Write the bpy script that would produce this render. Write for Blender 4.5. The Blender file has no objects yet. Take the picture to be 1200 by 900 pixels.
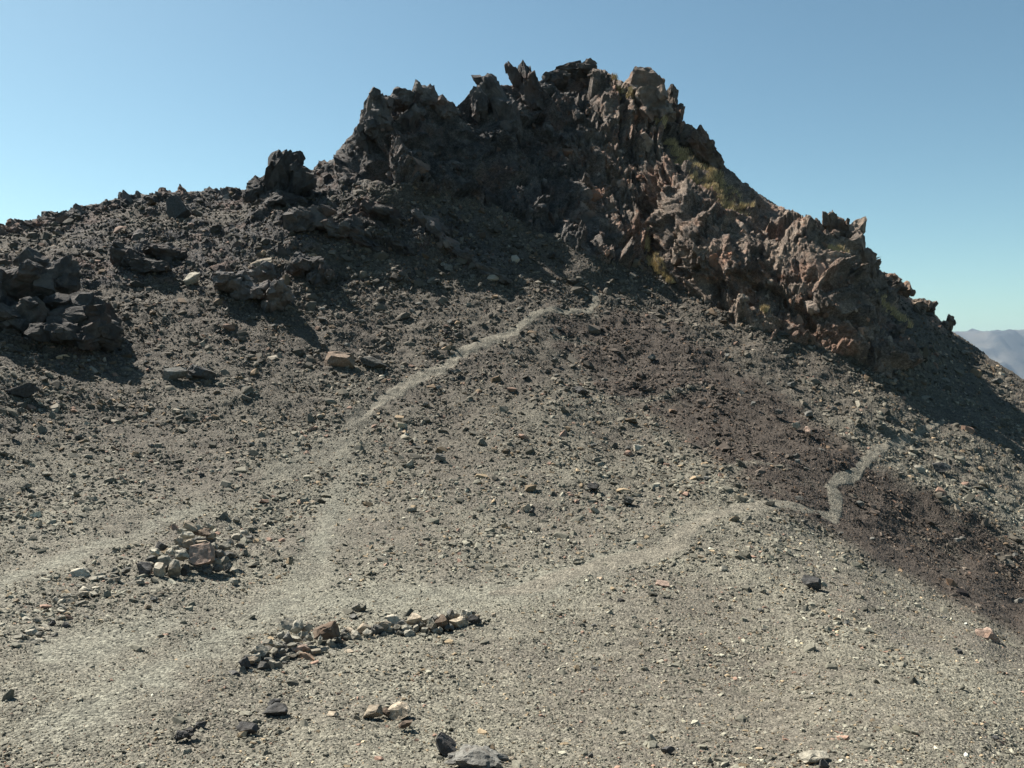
import bpy, bmesh, math, random
import numpy as np
from mathutils import Vector, Matrix, Euler

random.seed(7)
rng = np.random.default_rng(7)
sc = bpy.context.scene
COL = sc.collection
R = math.radians

# ------------------------------------------------------------------ camera
F = 1000.0                                     # focal length in units of a 1200 px wide frame
PITCH = math.atan(35.0 / F)
cam_d = bpy.data.cameras.new('camera')
cam = bpy.data.objects.new('camera', cam_d)
COL.objects.link(cam)
cam_d.sensor_width = 36.0
cam_d.lens = 36.0 * F / 1200.0
cam_d.clip_start = 0.1
cam_d.clip_end = 60000.0
cam.location = (0, 0, 0)
cam.rotation_euler = (math.pi / 2 - PITCH, 0, 0)
sc.camera = cam
FWD = np.array([0, math.cos(PITCH), -math.sin(PITCH)])
UP = np.array([0, math.sin(PITCH), math.cos(PITCH)])
RT = np.array([1.0, 0, 0])


def world(px, py, d):
    """image pixel and assumed camera depth -> world position of that point."""
    px = np.asarray(px, float); py = np.asarray(py, float); d = np.asarray(d, float)
    xc = (px - 600.0) / F; yc = -(py - 450.0) / F
    return d[..., None] * (FWD + xc[..., None] * RT + yc[..., None] * UP)


# ------------------------------------------------------------------ noise
def _hash(ix, iy, iz, s=0):
    h = (ix.astype(np.int64) * 374761393 + iy.astype(np.int64) * 668265263 + iz.astype(np.int64) * 2147483647 + s * 974711) & 0xFFFFFFFF
    h = ((h ^ (h >> 13)) * 1274126177) & 0xFFFFFFFF
    h = ((h ^ (h >> 16)) * 2246822519) & 0xFFFFFFFF
    h = h ^ (h >> 15)
    return (h & 0xFFFFFF).astype(np.float32) / float(0xFFFFFF)


def vnoise(p, s=0):
    """value noise -1..1 at points p (n,3)"""
    f = np.floor(p); i = f.astype(np.int64); t = (p - f).astype(np.float32)
    t = t * t * (3 - 2 * t)
    r = 0
    for dx in (0, 1):
        wx = t[:, 0] if dx else 1 - t[:, 0]
        for dy in (0, 1):
            wy = t[:, 1] if dy else 1 - t[:, 1]
            for dz in (0, 1):
                wz = t[:, 2] if dz else 1 - t[:, 2]
                r = r + wx * wy * wz * _hash(i[:, 0] + dx, i[:, 1] + dy, i[:, 2] + dz, s)
    return r * 2 - 1


def fbm(p, octv=4, s=0, gain=0.5):
    r = 0; a = 1.0; q = p.copy()
    for k in range(octv):
        r = r + a * vnoise(q, s + k * 17); q = q * 2.03 + 7.1; a *= gain
    return r


def facets(p, s=0):
    """fractured-rock relief: every jittered cell is a tilted plane; returns height"""
    f = np.floor(p).astype(np.int64)
    best = np.full(len(p), 1e9, np.float32); out = np.zeros(len(p), np.float32)
    for dx in (-1, 0, 1):
        for dy in (-1, 0, 1):
            for dz in (-1, 0, 1):
                cx, cy, cz = f[:, 0] + dx, f[:, 1] + dy, f[:, 2] + dz
                vx = (p[:, 0] - cx - _hash(cx, cy, cz, s)).astype(np.float32)
                vy = (p[:, 1] - cy - _hash(cx, cy, cz, s + 1)).astype(np.float32)
                vz = (p[:, 2] - cz - _hash(cx, cy, cz, s + 2)).astype(np.float32)
                d = vx * vx + vy * vy + vz * vz
                h = (_hash(cx, cy, cz, s + 3) - .5) + 1.5 * (vx * (_hash(cx, cy, cz, s + 4) - .5) + vy * (_hash(cx, cy, cz, s + 5) - .5) + vz * (_hash(cx, cy, cz, s + 6) - .5)) * 2
                m = d < best
                best[m] = d[m]; out[m] = h[m]
    return out


def smooth(e0, e1, x):
    t = np.clip((x - e0) / (e1 - e0), 0, 1)
    return t * t * (3 - 2 * t)


# ------------------------------------------------------------------ terrain control points: image pixels, depths chosen by eye
SKY = [(-260, 330), (-120, 292), (0, 265), (40, 257), (85, 247), (110, 241), (150, 231), (200, 225), (270, 224), (300, 222), (340, 208),
       (375, 193), (392, 186), (405, 168), (420, 145), (432, 122), (447, 112), (480, 107), (498, 103), (520, 116), (535, 124), (548, 110),
       (562, 100), (590, 100), (625, 98), (640, 92), (660, 80), (685, 74), (700, 80), (728, 97), (750, 108), (772, 116), (785, 128),
       (800, 142), (815, 154), (835, 172), (850, 196), (870, 212), (900, 234), (920, 247), (940, 258), (955, 266), (975, 273), (1000, 284),
       (1015, 304), (1028, 324), (1042, 329), (1055, 337), (1070, 351), (1090, 361), (1105, 377), (1122, 391), (1135, 400), (1160, 419),
       (1200, 445), (1300, 507), (1460, 600)]
CTRL = [  # foreground knoll, the saddle with the stone walls
    (-200, 1400, 2.45), (600, 1400, 2.5), (1400, 1400, 2.6), (-200, 1100, 4.9), (600, 1100, 5.0), (1400, 1100, 5.6),
    (-200, 900, 10.5), (0, 900, 11.3), (600, 900, 12), (1200, 900, 12.5), (1400, 900, 13.2),
    (-200, 800, 13), (0, 800, 14), (300, 800, 15.8), (600, 800, 16.4), (900, 800, 17.2), (1200, 800, 18.2),
    (-200, 700, 17.5), (0, 700, 19), (200, 680, 22), (400, 700, 22.5), (560, 700, 22.8), (800, 700, 23.5), (1000, 700, 24.6), (1150, 745, 23.5), (1250, 780, 21.8), (1250, 735, 29),
    (0, 600, 27), (300, 600, 31), (500, 600, 32.5), (700, 600, 33.5), (850, 590, 35), (930, 600, 36),
    (985, 605, 39), (1050, 630, 39.2), (1040, 540, 48.2), (1120, 560, 49.5), (1120, 620, 42.7), (1040, 590, 42.7), (985, 560, 43.7), (1200, 650, 42.5), (1120, 660, 39), (1200, 712, 36), (1400, 835, 18),
    # scree bowl
    (-200, 500, 28), (0, 500, 35), (150, 500, 39.5), (400, 500, 43), (600, 500, 44.5), (800, 500, 47.5), (900, 500, 49), (1000, 500, 51.5), (1080, 500, 56), (1200, 600, 48.2), (1350, 690, 44.5),
    (0, 420, 42), (200, 400, 50), (400, 400, 54), (600, 400, 57), (750, 420, 57.5), (800, 400, 60), (900, 420, 59.5), (950, 440, 59),
    (-200, 380, 38), (0, 340, 52), (200, 330, 58), (400, 320, 62.5), (560, 330, 65), (700, 330, 67.5),
    # foot of the cliffs
    (700, 308, 69), (740, 315, 71), (800, 345, 69), (860, 378, 65), (940, 405, 63), (1010, 430, 62), (1070, 455, 62), (1130, 485, 62), (1200, 518, 61.2), (1350, 600, 60),
    # west buttress
    (330, 250, 68), (400, 240, 69), (440, 210, 70), (560, 240, 72.5), (620, 265, 72.5), (430, 160, 73), (550, 170, 77), (640, 190, 81.5), (700, 190, 81.5), (720, 250, 77.5),
    (760, 290, 75.5), (745, 215, 81), (700, 130, 86),
    # east buttress
    (800, 290, 70), (860, 310, 67.5), (930, 330, 66), (800, 220, 76), (860, 250, 74), (840, 215, 80), (930, 275, 72), (1010, 345, 69), (1060, 400, 66), (960, 370, 64), (900, 350, 66),
    (1030, 350, 75), (1090, 420, 70), (1130, 440, 74), (1160, 470, 69), (1200, 490, 67.5), (1350, 570, 65), (1120, 460, 67),
    # the crest
    (-200, 312, 55), (0, 262, 66), (90, 246, 70), (170, 227, 73), (270, 223, 76), (340, 206, 77), (400, 172, 79), (440, 115, 81), (498, 102, 81.5), (540, 115, 81), (590, 98, 84), (640, 90, 90), (685, 72, 95),
    (750, 105, 92), (800, 140, 91), (850, 193, 88), (920, 243, 84), (1000, 270, 78), (1028, 312, 85), (1070, 346, 92), (1120, 388, 89), (1160, 418, 84.5), (1200, 444, 80.5), (1350, 535, 70)]
C = np.array(CTRL, float)
cu = np.stack([C[:, 0] / 300.0, C[:, 1] / 300.0], 1)
cv = np.log(C[:, 2])


def _U(r2):
    return np.where(r2 > 1e-12, r2 * np.log(r2 + 1e-20), 0.0)


_n = len(C)
_K = _U(((cu[:, None] - cu[None]) ** 2).sum(-1)) + np.eye(_n) * 2e-3
_A = np.zeros((_n + 3, _n + 3)); _A[:_n, :_n] = _K; _A[:_n, _n] = 1; _A[:_n, _n + 1:] = cu; _A[_n, :_n] = 1; _A[_n + 1:, :_n] = cu.T
_w = np.linalg.solve(_A, np.concatenate([cv, np.zeros(3)]))


def dist(px, py):
    sh = np.shape(px); u = np.ravel(px) / 300.0; v = np.ravel(py) / 300.0
    out = _w[_n] + _w[_n + 1] * u + _w[_n + 2] * v
    for k in range(_n):
        out = out + _w[k] * _U((u - cu[k, 0]) ** 2 + (v - cu[k, 1]) ** 2)
    return np.exp(out).reshape(sh)


def inpoly(px, py, poly):
    c = np.zeros(np.shape(px), bool); n = len(poly); j = n - 1
    for i in range(n):
        xi, yi = poly[i]; xj, yj = poly[j]
        if yi != yj:
            c ^= ((yi > py) != (yj > py)) & (px < (xj - xi) * (py - yi) / (yj - yi) + xi)
        j = i
    return c


def pdist(px, py, line):
    """distance to a polyline whose points are (x, y, halfwidth): distance divided by half-width"""
    best = np.full(np.shape(px), 1e9)
    for (x0, y0, w0), (x1, y1, w1) in zip(line[:-1], line[1:]):
        dx, dy = x1 - x0, y1 - y0; L = dx * dx + dy * dy
        t = np.clip(((px - x0) * dx + (py - y0) * dy) / L, 0, 1)
        dd = np.hypot(px - x0 - t * dx, py - y0 - t * dy) / (w0 + (w1 - w0) * t)
        best = np.minimum(best, dd)
    return best


ROCK_POLY = [(382, 120), (388, 205), (440, 208), (500, 222), (560, 236), (620, 262), (690, 300), (735, 312), (760, 306), (800, 338), (860, 372), (940, 402), (1010, 428),
             (1050, 442), (1070, 428), (1058, 395), (1042, 360), (1035, 310), (1010, 200), (850, 150), (700, 20), (430, 20)]
BROWN_POLY = [(610, 388), (660, 372), (720, 350), (790, 372), (880, 430), (960, 490), (1030, 545), (1130, 600), (1250, 665), (1250, 770), (1130, 712), (1010, 648), (960, 612), (880, 575), (800, 520), (730, 475), (660, 430)]
PATH = [[(696, 336, 3), (700, 350, 3.6), (690, 362, 3.4), (645, 365, 3.4), (625, 371, 4), (600, 388, 5), (580, 396, 5), (545, 409, 5.5), (520, 430, 6), (480, 446, 6.5), (455, 462, 6), (436, 480, 4), (426, 492, 1.5)],
        [(575, 696, 2), (600, 692, 6), (640, 683, 8), (700, 666, 10), (760, 649, 10), (800, 631, 10), (830, 607, 8), (860, 595, 6.5), (920, 592, 5.5), (950, 598, 5), (976, 604, 5)],
        [(979, 603, 8), (981, 588, 7.5), (976, 566, 7), (984, 558, 6.5), (1005, 554, 6.5), (1014, 540, 7), (1030, 525, 6.5), (1055, 515, 6), (1082, 502, 5), (1106, 492, 2.5)]]
DUST = [[(432, 484, 14), (405, 520, 26), (392, 590, 24), (378, 650, 24), (340, 705, 26), (270, 745, 24), (190, 800, 30), (60, 860, 40)],
        [(340, 715, 20), (420, 706, 22), (500, 700, 20), (560, 698, 20), (640, 684, 20), (700, 666, 18), (790, 635, 14)],
        [(320, 555, 11), (390, 530, 14)], [(0, 690, 12), (120, 640, 10), (240, 595, 8)], [(696, 336, 4), (703, 326, 4), (735, 316, 3)],
        [(60, 770, 26), (200, 730, 22)], [(640, 395, 6), (690, 480, 8)]]

# tussocks on the ledges
GRASS = [[(713, 110, 3), (735, 128, 4), (745, 133, 4)], [(745, 134, 3), (764, 150, 4), (785, 168, 5), (800, 182, 6)], [(800, 182, 8), (822, 198, 9), (838, 208, 8)], [(830, 205, 8), (850, 228, 11), (858, 238, 9)], [(865, 236, 8), (876, 244, 6)],
         [(1014, 345, 2), (1035, 360, 3.5), (1052, 372, 3.5), (1066, 384, 2)], [(965, 300, 4), (985, 300, 4)],
         [(752, 290, 3), (765, 310, 4), (790, 335, 3)], [(892, 376, 3), (897, 374, 3)]]

# ------------------------------------------------------------------ terrain grid
px_cols = np.arange(-240, 1441, 1.0)
t_rows = np.concatenate([np.linspace(0, 1, 900), np.linspace(1, 1.0 + 470.0 / 700.0, 50)[1:]])
sky = np.interp(px_cols, [p[0] for p in SKY], [p[1] for p in SKY])
NC, NR = len(px_cols), len(t_rows)
PX = np.repeat(px_cols[None], NR, 0)
t1 = np.minimum(t_rows, 1.0)[:, None]; t2 = np.maximum(t_rows - 1.0, 0)[:, None]
PY = sky[None] + (930 - sky[None]) * t1 + 700.0 * t2
D = dist(PX, PY)
P = world(PX, PY, D)                            # (NR,NC,3)

du = np.gradient(P, axis=1); dv = np.gradient(P, axis=0)
N = np.cross(du, -dv); N /= np.linalg.norm(N, axis=-1, keepdims=True) + 1e-12
N[N[..., 2] < 0] *= -1

flat = P.reshape(-1, 3)
wob = fbm(flat * 0.35, 3, 5).reshape(NR, NC); wob2 = fbm(flat * 1.3, 3, 9).reshape(NR, NC)
qx = PX + 7 * wob + 3 * wob2; qy = PY + 7 * wob2 + 4 * wob
rockm = inpoly(qx, qy, ROCK_POLY).astype(float)
for _ in range(2):
    rockm = (rockm + np.roll(rockm, 1, 0) + np.roll(rockm, -1, 0) + np.roll(rockm, 1, 1) + np.roll(rockm, -1, 1)) / 5
BLOBS = [(330, 225, 55, 30, .9), (378, 215, 50, 36, .95), (350, 258, 70, 26, .8), (300, 330, 60, 28, .5), (170, 300, 45, 22, .5), (30, 345, 70, 55, .7), (95, 390, 60, 45, .7), (430, 262, 60, 32, .85), (500, 268, 70, 30, .8), (565, 298, 55, 20, .7),
         (60, 265, 80, 18, .6), (400, 330, 40, 20, .4), (640, 300, 50, 12, .3), (230, 235, 120, 14, .6), (1070, 350, 40, 20, .9), (1110, 380, 20, 14, .9), (1020, 300, 40, 40, .8)]
rub = np.zeros((NR, NC))
for bx, by, sx, sy, a in BLOBS:
    rub = np.maximum(rub, a * np.exp(-((qx - bx) / sx) ** 2 - ((qy - by) / sy) ** 2))
rub = np.maximum(rub, rockm)
west = (1 - smooth(520, 640, PX)) * (1 - smooth(330, 440, PY + .12 * PX))
pat = fbm(flat * np.array([.16, .16, .16]), 3, 222).reshape(NR, NC) + .35 * wob
rub = np.maximum(rub, west * .62 * smooth(.12, .55, pat))
crest = smooth(-60, 0, PX) * (1 - smooth(370, 420, PX)) * (1 - smooth(3, 22, PY - sky[None]))
rub = np.maximum(rub, crest * .7)
brown = smooth(0, 1, 1 - 0) * inpoly(PX + 26 * wob + 9 * wob2, PY + 13 * wob2 + 9 * wob, BROWN_POLY).astype(float)
for k_ in (2, 3, 4, 5, 6, 7, 8, 9, 9, 8, 7, 6, 5, 4, 3, 3, 2, 2):
    brown = (brown + np.roll(brown, k_, 0) + np.roll(brown, -k_, 0) + np.roll(brown, k_, 1) + np.roll(brown, -k_, 1)) / 5
brown = np.clip(brown * 1.15 * (1 + .25 * wob2 + .25 * wob), 0, 1)
brown = np.maximum(brown, .74 * (1 - smooth(350, 680, PY + 25 * wob)))  # upper slopes darkened: the dimness of grazing light put into the colour
brown = np.maximum(brown, 0.45 * inpoly(qx, qy, [(560, 330), (700, 318), (800, 380), (900, 440), (1010, 520), (960, 560), (850, 480), (700, 400)]))
brown = np.maximum(brown, 0.6 * inpoly(qx, qy, [(1040, 350), (1200, 440), (1460, 600), (1460, 650), (1200, 500), (1130, 460)]))
pw = np.minimum.reduce([pdist(PX + 1.2 * wob2, PY + 1.0 * wob, l) for l in PATH]) + 0.22 * wob2
pathm = 1 - smooth(.75, 1.15, pw)
dw = np.minimum.reduce([pdist(PX + 10 * wob, PY + 6 * wob2, l) for l in DUST]) + 0.5 * wob2 + .25 * wob
dust = np.maximum((1 - smooth(.1, 1.5, dw)) * np.clip(.74 + .42 * wob + .3 * wob2, .2, 1), pathm)

# relief: rock is fractured into tilted blocks, scree gets gentle undulation
disp = np.zeros(NR * NC, np.float32)
vis = ((t_rows <= 1.0)[:, None] & np.ones((1, NC), bool)).ravel()
rk = (rub.ravel() > 0.02) & vis
pr = flat[rk]
# rotated frame: long axis of the blocks dips steeply
RM = np.array(Euler((R(20), R(-32), R(25))).to_matrix())
pl = pr @ RM
st = np.array([1.0, 1.0, .45])
warp = np.stack([fbm(pr * .4, 2, 31), fbm(pr * .4, 2, 37), fbm(pr * .4, 2, 41)], 1) * .8
pl = pl + warp
h = 1.5 * facets(pl * st / 4.5, 100) + .8 * facets(pl * st / 1.9, 140) + .34 * facets(pl * st / .8, 170) + .14 * facets(pl / .35, 190)
amp = rub.ravel()[rk]
bx, by = PX.ravel()[rk], PY.ravel()[rk]
wl = (1 - smooth(690, 790, bx))
ac = wl * (bx * .78 - by * .62) + (1 - wl) * (bx * .93 - by * .36)
al = wl * (bx * .62 + by * .78) + (1 - wl) * (bx * .36 + by * .93)
q3 = np.stack([ac, al, 0 * ac], 1)
wv = fbm(np.stack([bx / 60., by / 60., 0 * bx], 1), 3, 301)[:, None] * np.array([[16., 10., 0]])
rib = 1.25 * (1 - 2.2 * np.abs(vnoise((q3 + wv) / np.array([34., 150., 1.]), 311))) + .6 * (1 - 2.2 * np.abs(vnoise((q3 + wv) / np.array([14., 52., 1.]), 317))) + .17 * facets((q3 + wv) / np.array([9., 22., 1.]), 331)
disp[rk] = (.58 * h + .8 * rib * smooth(.3, .9, amp)) * amp * (0.55 + .45 * rockm.ravel()[rk])
near = np.clip(np.linalg.norm(flat, axis=1) / 40.0, .1, 1.4)
disp += (0.22 * wob.ravel() * (1 - rockm.ravel() * .5) + .10 * wob2.ravel()) * near * .8
disp += (0.03 * pathm.ravel()) * near
disp -= 0.12 * brown.ravel() * near
skyfade = (0.25 + .75 * smooth(0, .03, t_rows))[:, None] * np.ones((1, NC))
disp *= skyfade.ravel()
fine = rng.normal(0, 1, NR * NC).astype(np.float32) * 0.0009 * np.linalg.norm(flat, axis=1) * .35 * (1 - .8 * pathm.ravel()) * (1 - .4 * dust.ravel())
G = (flat + N.reshape(-1, 3) * (disp + fine)[:, None]).reshape(NR, NC, 3)

# far side of the crest falls away
BK = np.array([.6, 1.5, 3, 6, 11, 20, 35, 60, 110, 200, 380, 700])
rad = G[0].copy(); rad[:, 2] = 0; rad /= np.linalg.norm(rad, axis=1, keepdims=True)
back = []
for s_ in BK[::-1]:
    q = G[0] + rad * s_
    q[:, 2] = G[0][:, 2] - (0.55 * s_ + .0006 * s_ * s_) + fbm(q * (2.0 / s_ ** .8), 2, 77) * .06 * s_
    back.append(q)
NB = len(BK)
GA = np.concatenate([np.stack(back), G], 0)


def padb(a):
    return np.concatenate([np.repeat(a[:1], NB, 0), a], 0)


trace = np.minimum.reduce([pdist(PX + 1.5 * wob2, PY + 1.5 * wob, l) for l in ([(845, 543, 3.5), (885, 540, 3), (925, 545, 2.5)], [(700, 470, 4), (760, 462, 3.5), (830, 452, 2.5)], [(650, 392, 3), (700, 400, 2.5)])])
brown *= 1 - .5 * (1 - smooth(.5, 1.2, trace))
MASK = np.stack([padb(rub), padb(brown), padb(dust), padb(pathm)], -1).astype(np.float32)
NRA = NR + NB
rows_t = np.concatenate([np.zeros(NB), t_rows])


def lookup(px, py):
    """position, normal and masks of the finished terrain at an image pixel"""
    px = np.asarray(px, float); py = np.asarray(py, float)
    ci = np.clip(np.round(px - px_cols[0]).astype(int), 0, NC - 1)
    s_ = sky[ci]
    t = np.where(py < 930, (py - s_) / (930 - s_), 1 + (py - 930) / 700.0)
    ri = np.clip(np.searchsorted(t_rows, np.clip(t, 0, t_rows[-1])), 0, NR - 1)
    return G[ri, ci], N[ri, ci], rub[ri, ci], brown[ri, ci], dust[ri, ci], pathm[ri, ci]


# ------------------------------------------------------------------ materials
def mat(name, build):
    m = bpy.data.materials.new(name); m.use_nodes = True
    nt = m.node_tree; nt.nodes.clear()
    out = nt.nodes.new('ShaderNodeOutputMaterial'); b = nt.nodes.new('ShaderNodeBsdfPrincipled')
    nt.links.new(b.outputs[0], out.inputs[0])
    b.inputs['Roughness'].default_value = .92
    b.inputs['Specular IOR Level'].default_value = .25
    build(nt, b)
    return m


def nd(nt, typ, **kw):
    n = nt.nodes.new(typ)
    for k, v in kw.items():
        if k.startswith('i_'):
            key = k[2:]
            n.inputs[int(key) if key.isdigit() else key.replace('_', ' ')].default_value = v
        else:
            setattr(n, k, v)
    return n


def mix(nt, fac, a, b, typ='MIX'):
    n = nt.nodes.new('ShaderNodeMix'); n.data_type = 'RGBA'; n.blend_type = typ; n.clamp_factor = True
    for sock, v in ((n.inputs[0], fac), (n.inputs[6], a), (n.inputs[7], b)):
        if isinstance(v, bpy.types.NodeSocket):
            nt.links.new(v, sock)
        elif isinstance(v, (int, float)):
            sock.default_value = v
        else:
            sock.default_value = (*v, 1) if len(v) == 3 else v
    return n.outputs[2]


def ramp(nt, src, lo, hi, a=0.0, b=1.0):
    n = nt.nodes.new('ShaderNodeMapRange'); n.interpolation_type = 'SMOOTHSTEP'
    nt.links.new(src, n.inputs[0]); n.inputs[1].default_value = lo; n.inputs[2].default_value = hi; n.inputs[3].default_value = a; n.inputs[4].default_value = b
    return n.outputs[0]


def noise(nt, co, scale, detail=4, rough=.55, typ='ShaderNodeTexNoise'):
    n = nt.nodes.new(typ); n.inputs['Scale'].default_value = scale
    if typ == 'ShaderNodeTexNoise':
        n.inputs['Detail'].default_value = detail; n.inputs['Roughness'].default_value = rough
    nt.links.new(co, n.inputs['Vector'])
    return n


def grey(nt, v):
    c = nt.nodes.new('ShaderNodeCombineColor')
    for k in range(3):
        nt.links.new(v, c.inputs[k])
    return c.outputs[0]


ROCK_D = (.074, .069, .066); ROCK_L = (.170, .150, .132); ROCK_B = (.175, .115, .090); ROCK_P = (.28, .25, .21)


def rock_colour(nt, co, sc_=1.0):
    a = noise(nt, co, .55 * sc_, 6, .65); b = noise(nt, co, .23 * sc_, 4, .6); c = noise(nt, co, 2.6 * sc_, 5, .7)
    col = mix(nt, ramp(nt, a.outputs[0], .38, .66), ROCK_D, ROCK_L)
    col = mix(nt, ramp(nt, b.outputs[0], .50, .68, 0, .75), col, ROCK_B)
    col = mix(nt, ramp(nt, c.outputs[0], .62, .74, 0, .45), col, ROCK_P)
    # shade painted into the dark west buttress rock; the east one is warm weathered rock
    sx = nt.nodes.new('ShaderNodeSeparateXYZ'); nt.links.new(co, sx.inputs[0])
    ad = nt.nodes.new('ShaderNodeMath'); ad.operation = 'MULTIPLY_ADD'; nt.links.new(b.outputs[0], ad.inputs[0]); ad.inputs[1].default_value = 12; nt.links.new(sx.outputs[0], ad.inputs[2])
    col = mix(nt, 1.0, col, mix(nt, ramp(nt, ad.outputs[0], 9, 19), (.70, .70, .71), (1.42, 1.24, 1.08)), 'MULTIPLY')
    return col


def rock_mat(name, tint=(1, 1, 1), var=.5, local=False, sc_=1.0):
    def build(nt, b):
        geo = nd(nt, 'ShaderNodeNewGeometry'); tc = nd(nt, 'ShaderNodeTexCoord')
        oi = nd(nt, 'ShaderNodeObjectInfo')
        co = geo.outputs['Position']
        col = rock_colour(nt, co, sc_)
        rv = ramp(nt, oi.outputs['Random'], 0, 1, 1 - var, 1 + var)
        col = mix(nt, 1.0, col, grey(nt, rv), 'MULTIPLY')
        col = mix(nt, 1.0, col, tint, 'MULTIPLY')
        nt.links.new(col, b.inputs['Base Color'])
        n1 = noise(nt, co, 3.5 * sc_, 8, .7)
        bp = nd(nt, 'ShaderNodeBump', i_Strength=.8, i_Distance=.25 / sc_)
        nt.links.new(n1.outputs[0], bp.inputs['Height']); nt.links.new(bp.outputs[0], b.inputs['Normal'])
    return mat(name, build)


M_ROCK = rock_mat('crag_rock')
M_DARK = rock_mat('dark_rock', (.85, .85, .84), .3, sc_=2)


def loose_mat(name, c, var=.3):
    def build(nt, b):
        geo = nd(nt, 'ShaderNodeNewGeometry'); co = geo.outputs['Position']; oi = nd(nt, 'ShaderNodeObjectInfo')
        n1 = noise(nt, co, 9, 5, .65); n2 = noise(nt, co, 3, 3, .6)
        col = mix(nt, ramp(nt, n1.outputs[0], .35, .68), tuple(x * .62 for x in c), tuple(min(x * 1.22, .8) for x in c))
        col = mix(nt, ramp(nt, n2.outputs[0], .52, .7, 0, .4), col, (c[0] * .9, c[1] * .72, c[2] * .6))
        col = mix(nt, 1.0, col, grey(nt, ramp(nt, oi.outputs['Random'], 0, 1, 1 - var, 1 + var * .8)), 'MULTIPLY')
        nt.links.new(col, b.inputs['Base Color'])
        bp = nd(nt, 'ShaderNodeBump', i_Strength=.7, i_Distance=.05)
        nt.links.new(n1.outputs[0], bp.inputs['Height']); nt.links.new(bp.outputs[0], b.inputs['Normal'])
    return mat(name, build)


M_PALE = loose_mat('pale_stone', (.34, .312, .25), .2)
M_DARKSTONE = loose_mat('dark_stone', (.066, .064, .061), .2)
M_BOULDER = loose_mat('weathered_stone', (.128, .124, .110), .35)
M_BTAN = loose_mat('brown_tan_stone', (.215, .160, .118), .1)
M_TAN = loose_mat('tan_stone', (.33, .275, .205), .25)
M_GREY = loose_mat('grey_stone', (.225, .210, .170), .3)
M_PINK = loose_mat('pink_stone', (.32, .235, .185), .15)
M_ORANGE = loose_mat('orange_stone', (.33, .235, .165), .15)
M_BROWN = loose_mat('brown_stone', (.15, .112, .082), .2)

SCREE = (.146, .138, .107); SCREE_W = (.108, .097, .077); BROWNC = (.049, .039, .031); DUSTC = (.149, .145, .115); PATHC = (.142, .129, .101)


def ground_build(nt, b):
    geo = nd(nt, 'ShaderNodeNewGeometry'); co = geo.outputs['Position']
    at = nd(nt, 'ShaderNodeAttribute', attribute_name='mask')
    sep = nd(nt, 'ShaderNodeSeparateColor'); nt.links.new(at.outputs['Color'], sep.inputs[0])
    big = noise(nt, co, .16, 5, .6); mid = noise(nt, co, 1.1, 5, .65)
    col = mix(nt, ramp(nt, big.outputs[0], .36, .64), SCREE_W, SCREE)
    col = mix(nt, ramp(nt, mid.outputs[0], .45, .75, 0, .35), col, (.13, .118, .10))
    col = mix(nt, sep.outputs[2], col, DUSTC)
    col = mix(nt, at.outputs['Alpha'], col, PATHC)
    bn = nt.nodes.new('ShaderNodeMath'); bn.operation = 'MULTIPLY_ADD'
    sub = nt.nodes.new('ShaderNodeMath'); sub.operation = 'SUBTRACT'; sub.inputs[0].default_value = 1; nt.links.new(at.outputs['Alpha'], sub.inputs[1])
    nt.links.new(sep.outputs[1], bn.inputs[0]); nt.links.new(sub.outputs[0], bn.inputs[1]); bn.inputs[2].default_value = 0
    col = mix(nt, bn.outputs[0], col, BROWNC)
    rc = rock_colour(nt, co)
    rf = ramp(nt, sep.outputs[0], .15, .6)
    col = mix(nt, rf, col, rc)
    # pebbles
    v1 = noise(nt, co, 16, typ='ShaderNodeTexVoronoi'); v2 = noise(nt, co, 38, typ='ShaderNodeTexVoronoi'); v3 = noise(nt, co, 6.5, typ='ShaderNodeTexVoronoi')
    for v, lo, hi in ((v1, .72, 1.3), (v2, .75, 1.28), (v3, .8, 1.2)):
        s = nd(nt, 'ShaderNodeSeparateColor'); nt.links.new(v.outputs['Color'], s.inputs[0])
        col = mix(nt, 1.0, col, grey(nt, ramp(nt, s.outputs[0], 0, 1, lo, hi)), 'MULTIPLY')
    nt.links.new(col, b.inputs['Base Color'])
    bp = nd(nt, 'ShaderNodeBump', i_Strength=.7, i_Distance=.05); bp.invert = True
    nt.links.new(v1.outputs['Distance'], bp.inputs['Height'])
    bp2 = nd(nt, 'ShaderNodeBump', i_Strength=.5, i_Distance=.02); bp2.invert = True
    nt.links.new(v2.outputs['Distance'], bp2.inputs['Height']); nt.links.new(bp.outputs[0], bp2.inputs['Normal'])
    n1 = noise(nt, co, 3.5, 8, .7)
    bp3 = nd(nt, 'ShaderNodeBump', i_Distance=.3); nt.links.new(n1.outputs[0], bp3.inputs['Height'])
    nt.links.new(ramp(nt, sep.outputs[0], .1, .6, .1, .8), bp3.inputs['Strength']); nt.links.new(bp2.outputs[0], bp3.inputs['Normal'])
    nt.links.new(bp3.outputs[0], b.inputs['Normal'])


M_GROUND = mat('scree_ground', ground_build)


def stone_build(nt, b):
    geo = nd(nt, 'ShaderNodeNewGeometry'); co = geo.outputs['Position']
    at = nd(nt, 'ShaderNodeAttribute', attribute_name='tint')
    n1 = noise(nt, co, 22, 3, .6)
    col = mix(nt, 1.0, at.outputs['Color'], grey(nt, ramp(nt, n1.outputs[0], .3, .7, .75, 1.25)), 'MULTIPLY')
    nt.links.new(col, b.inputs['Base Color'])


M_STONE = mat('scree_stones', stone_build)


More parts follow.
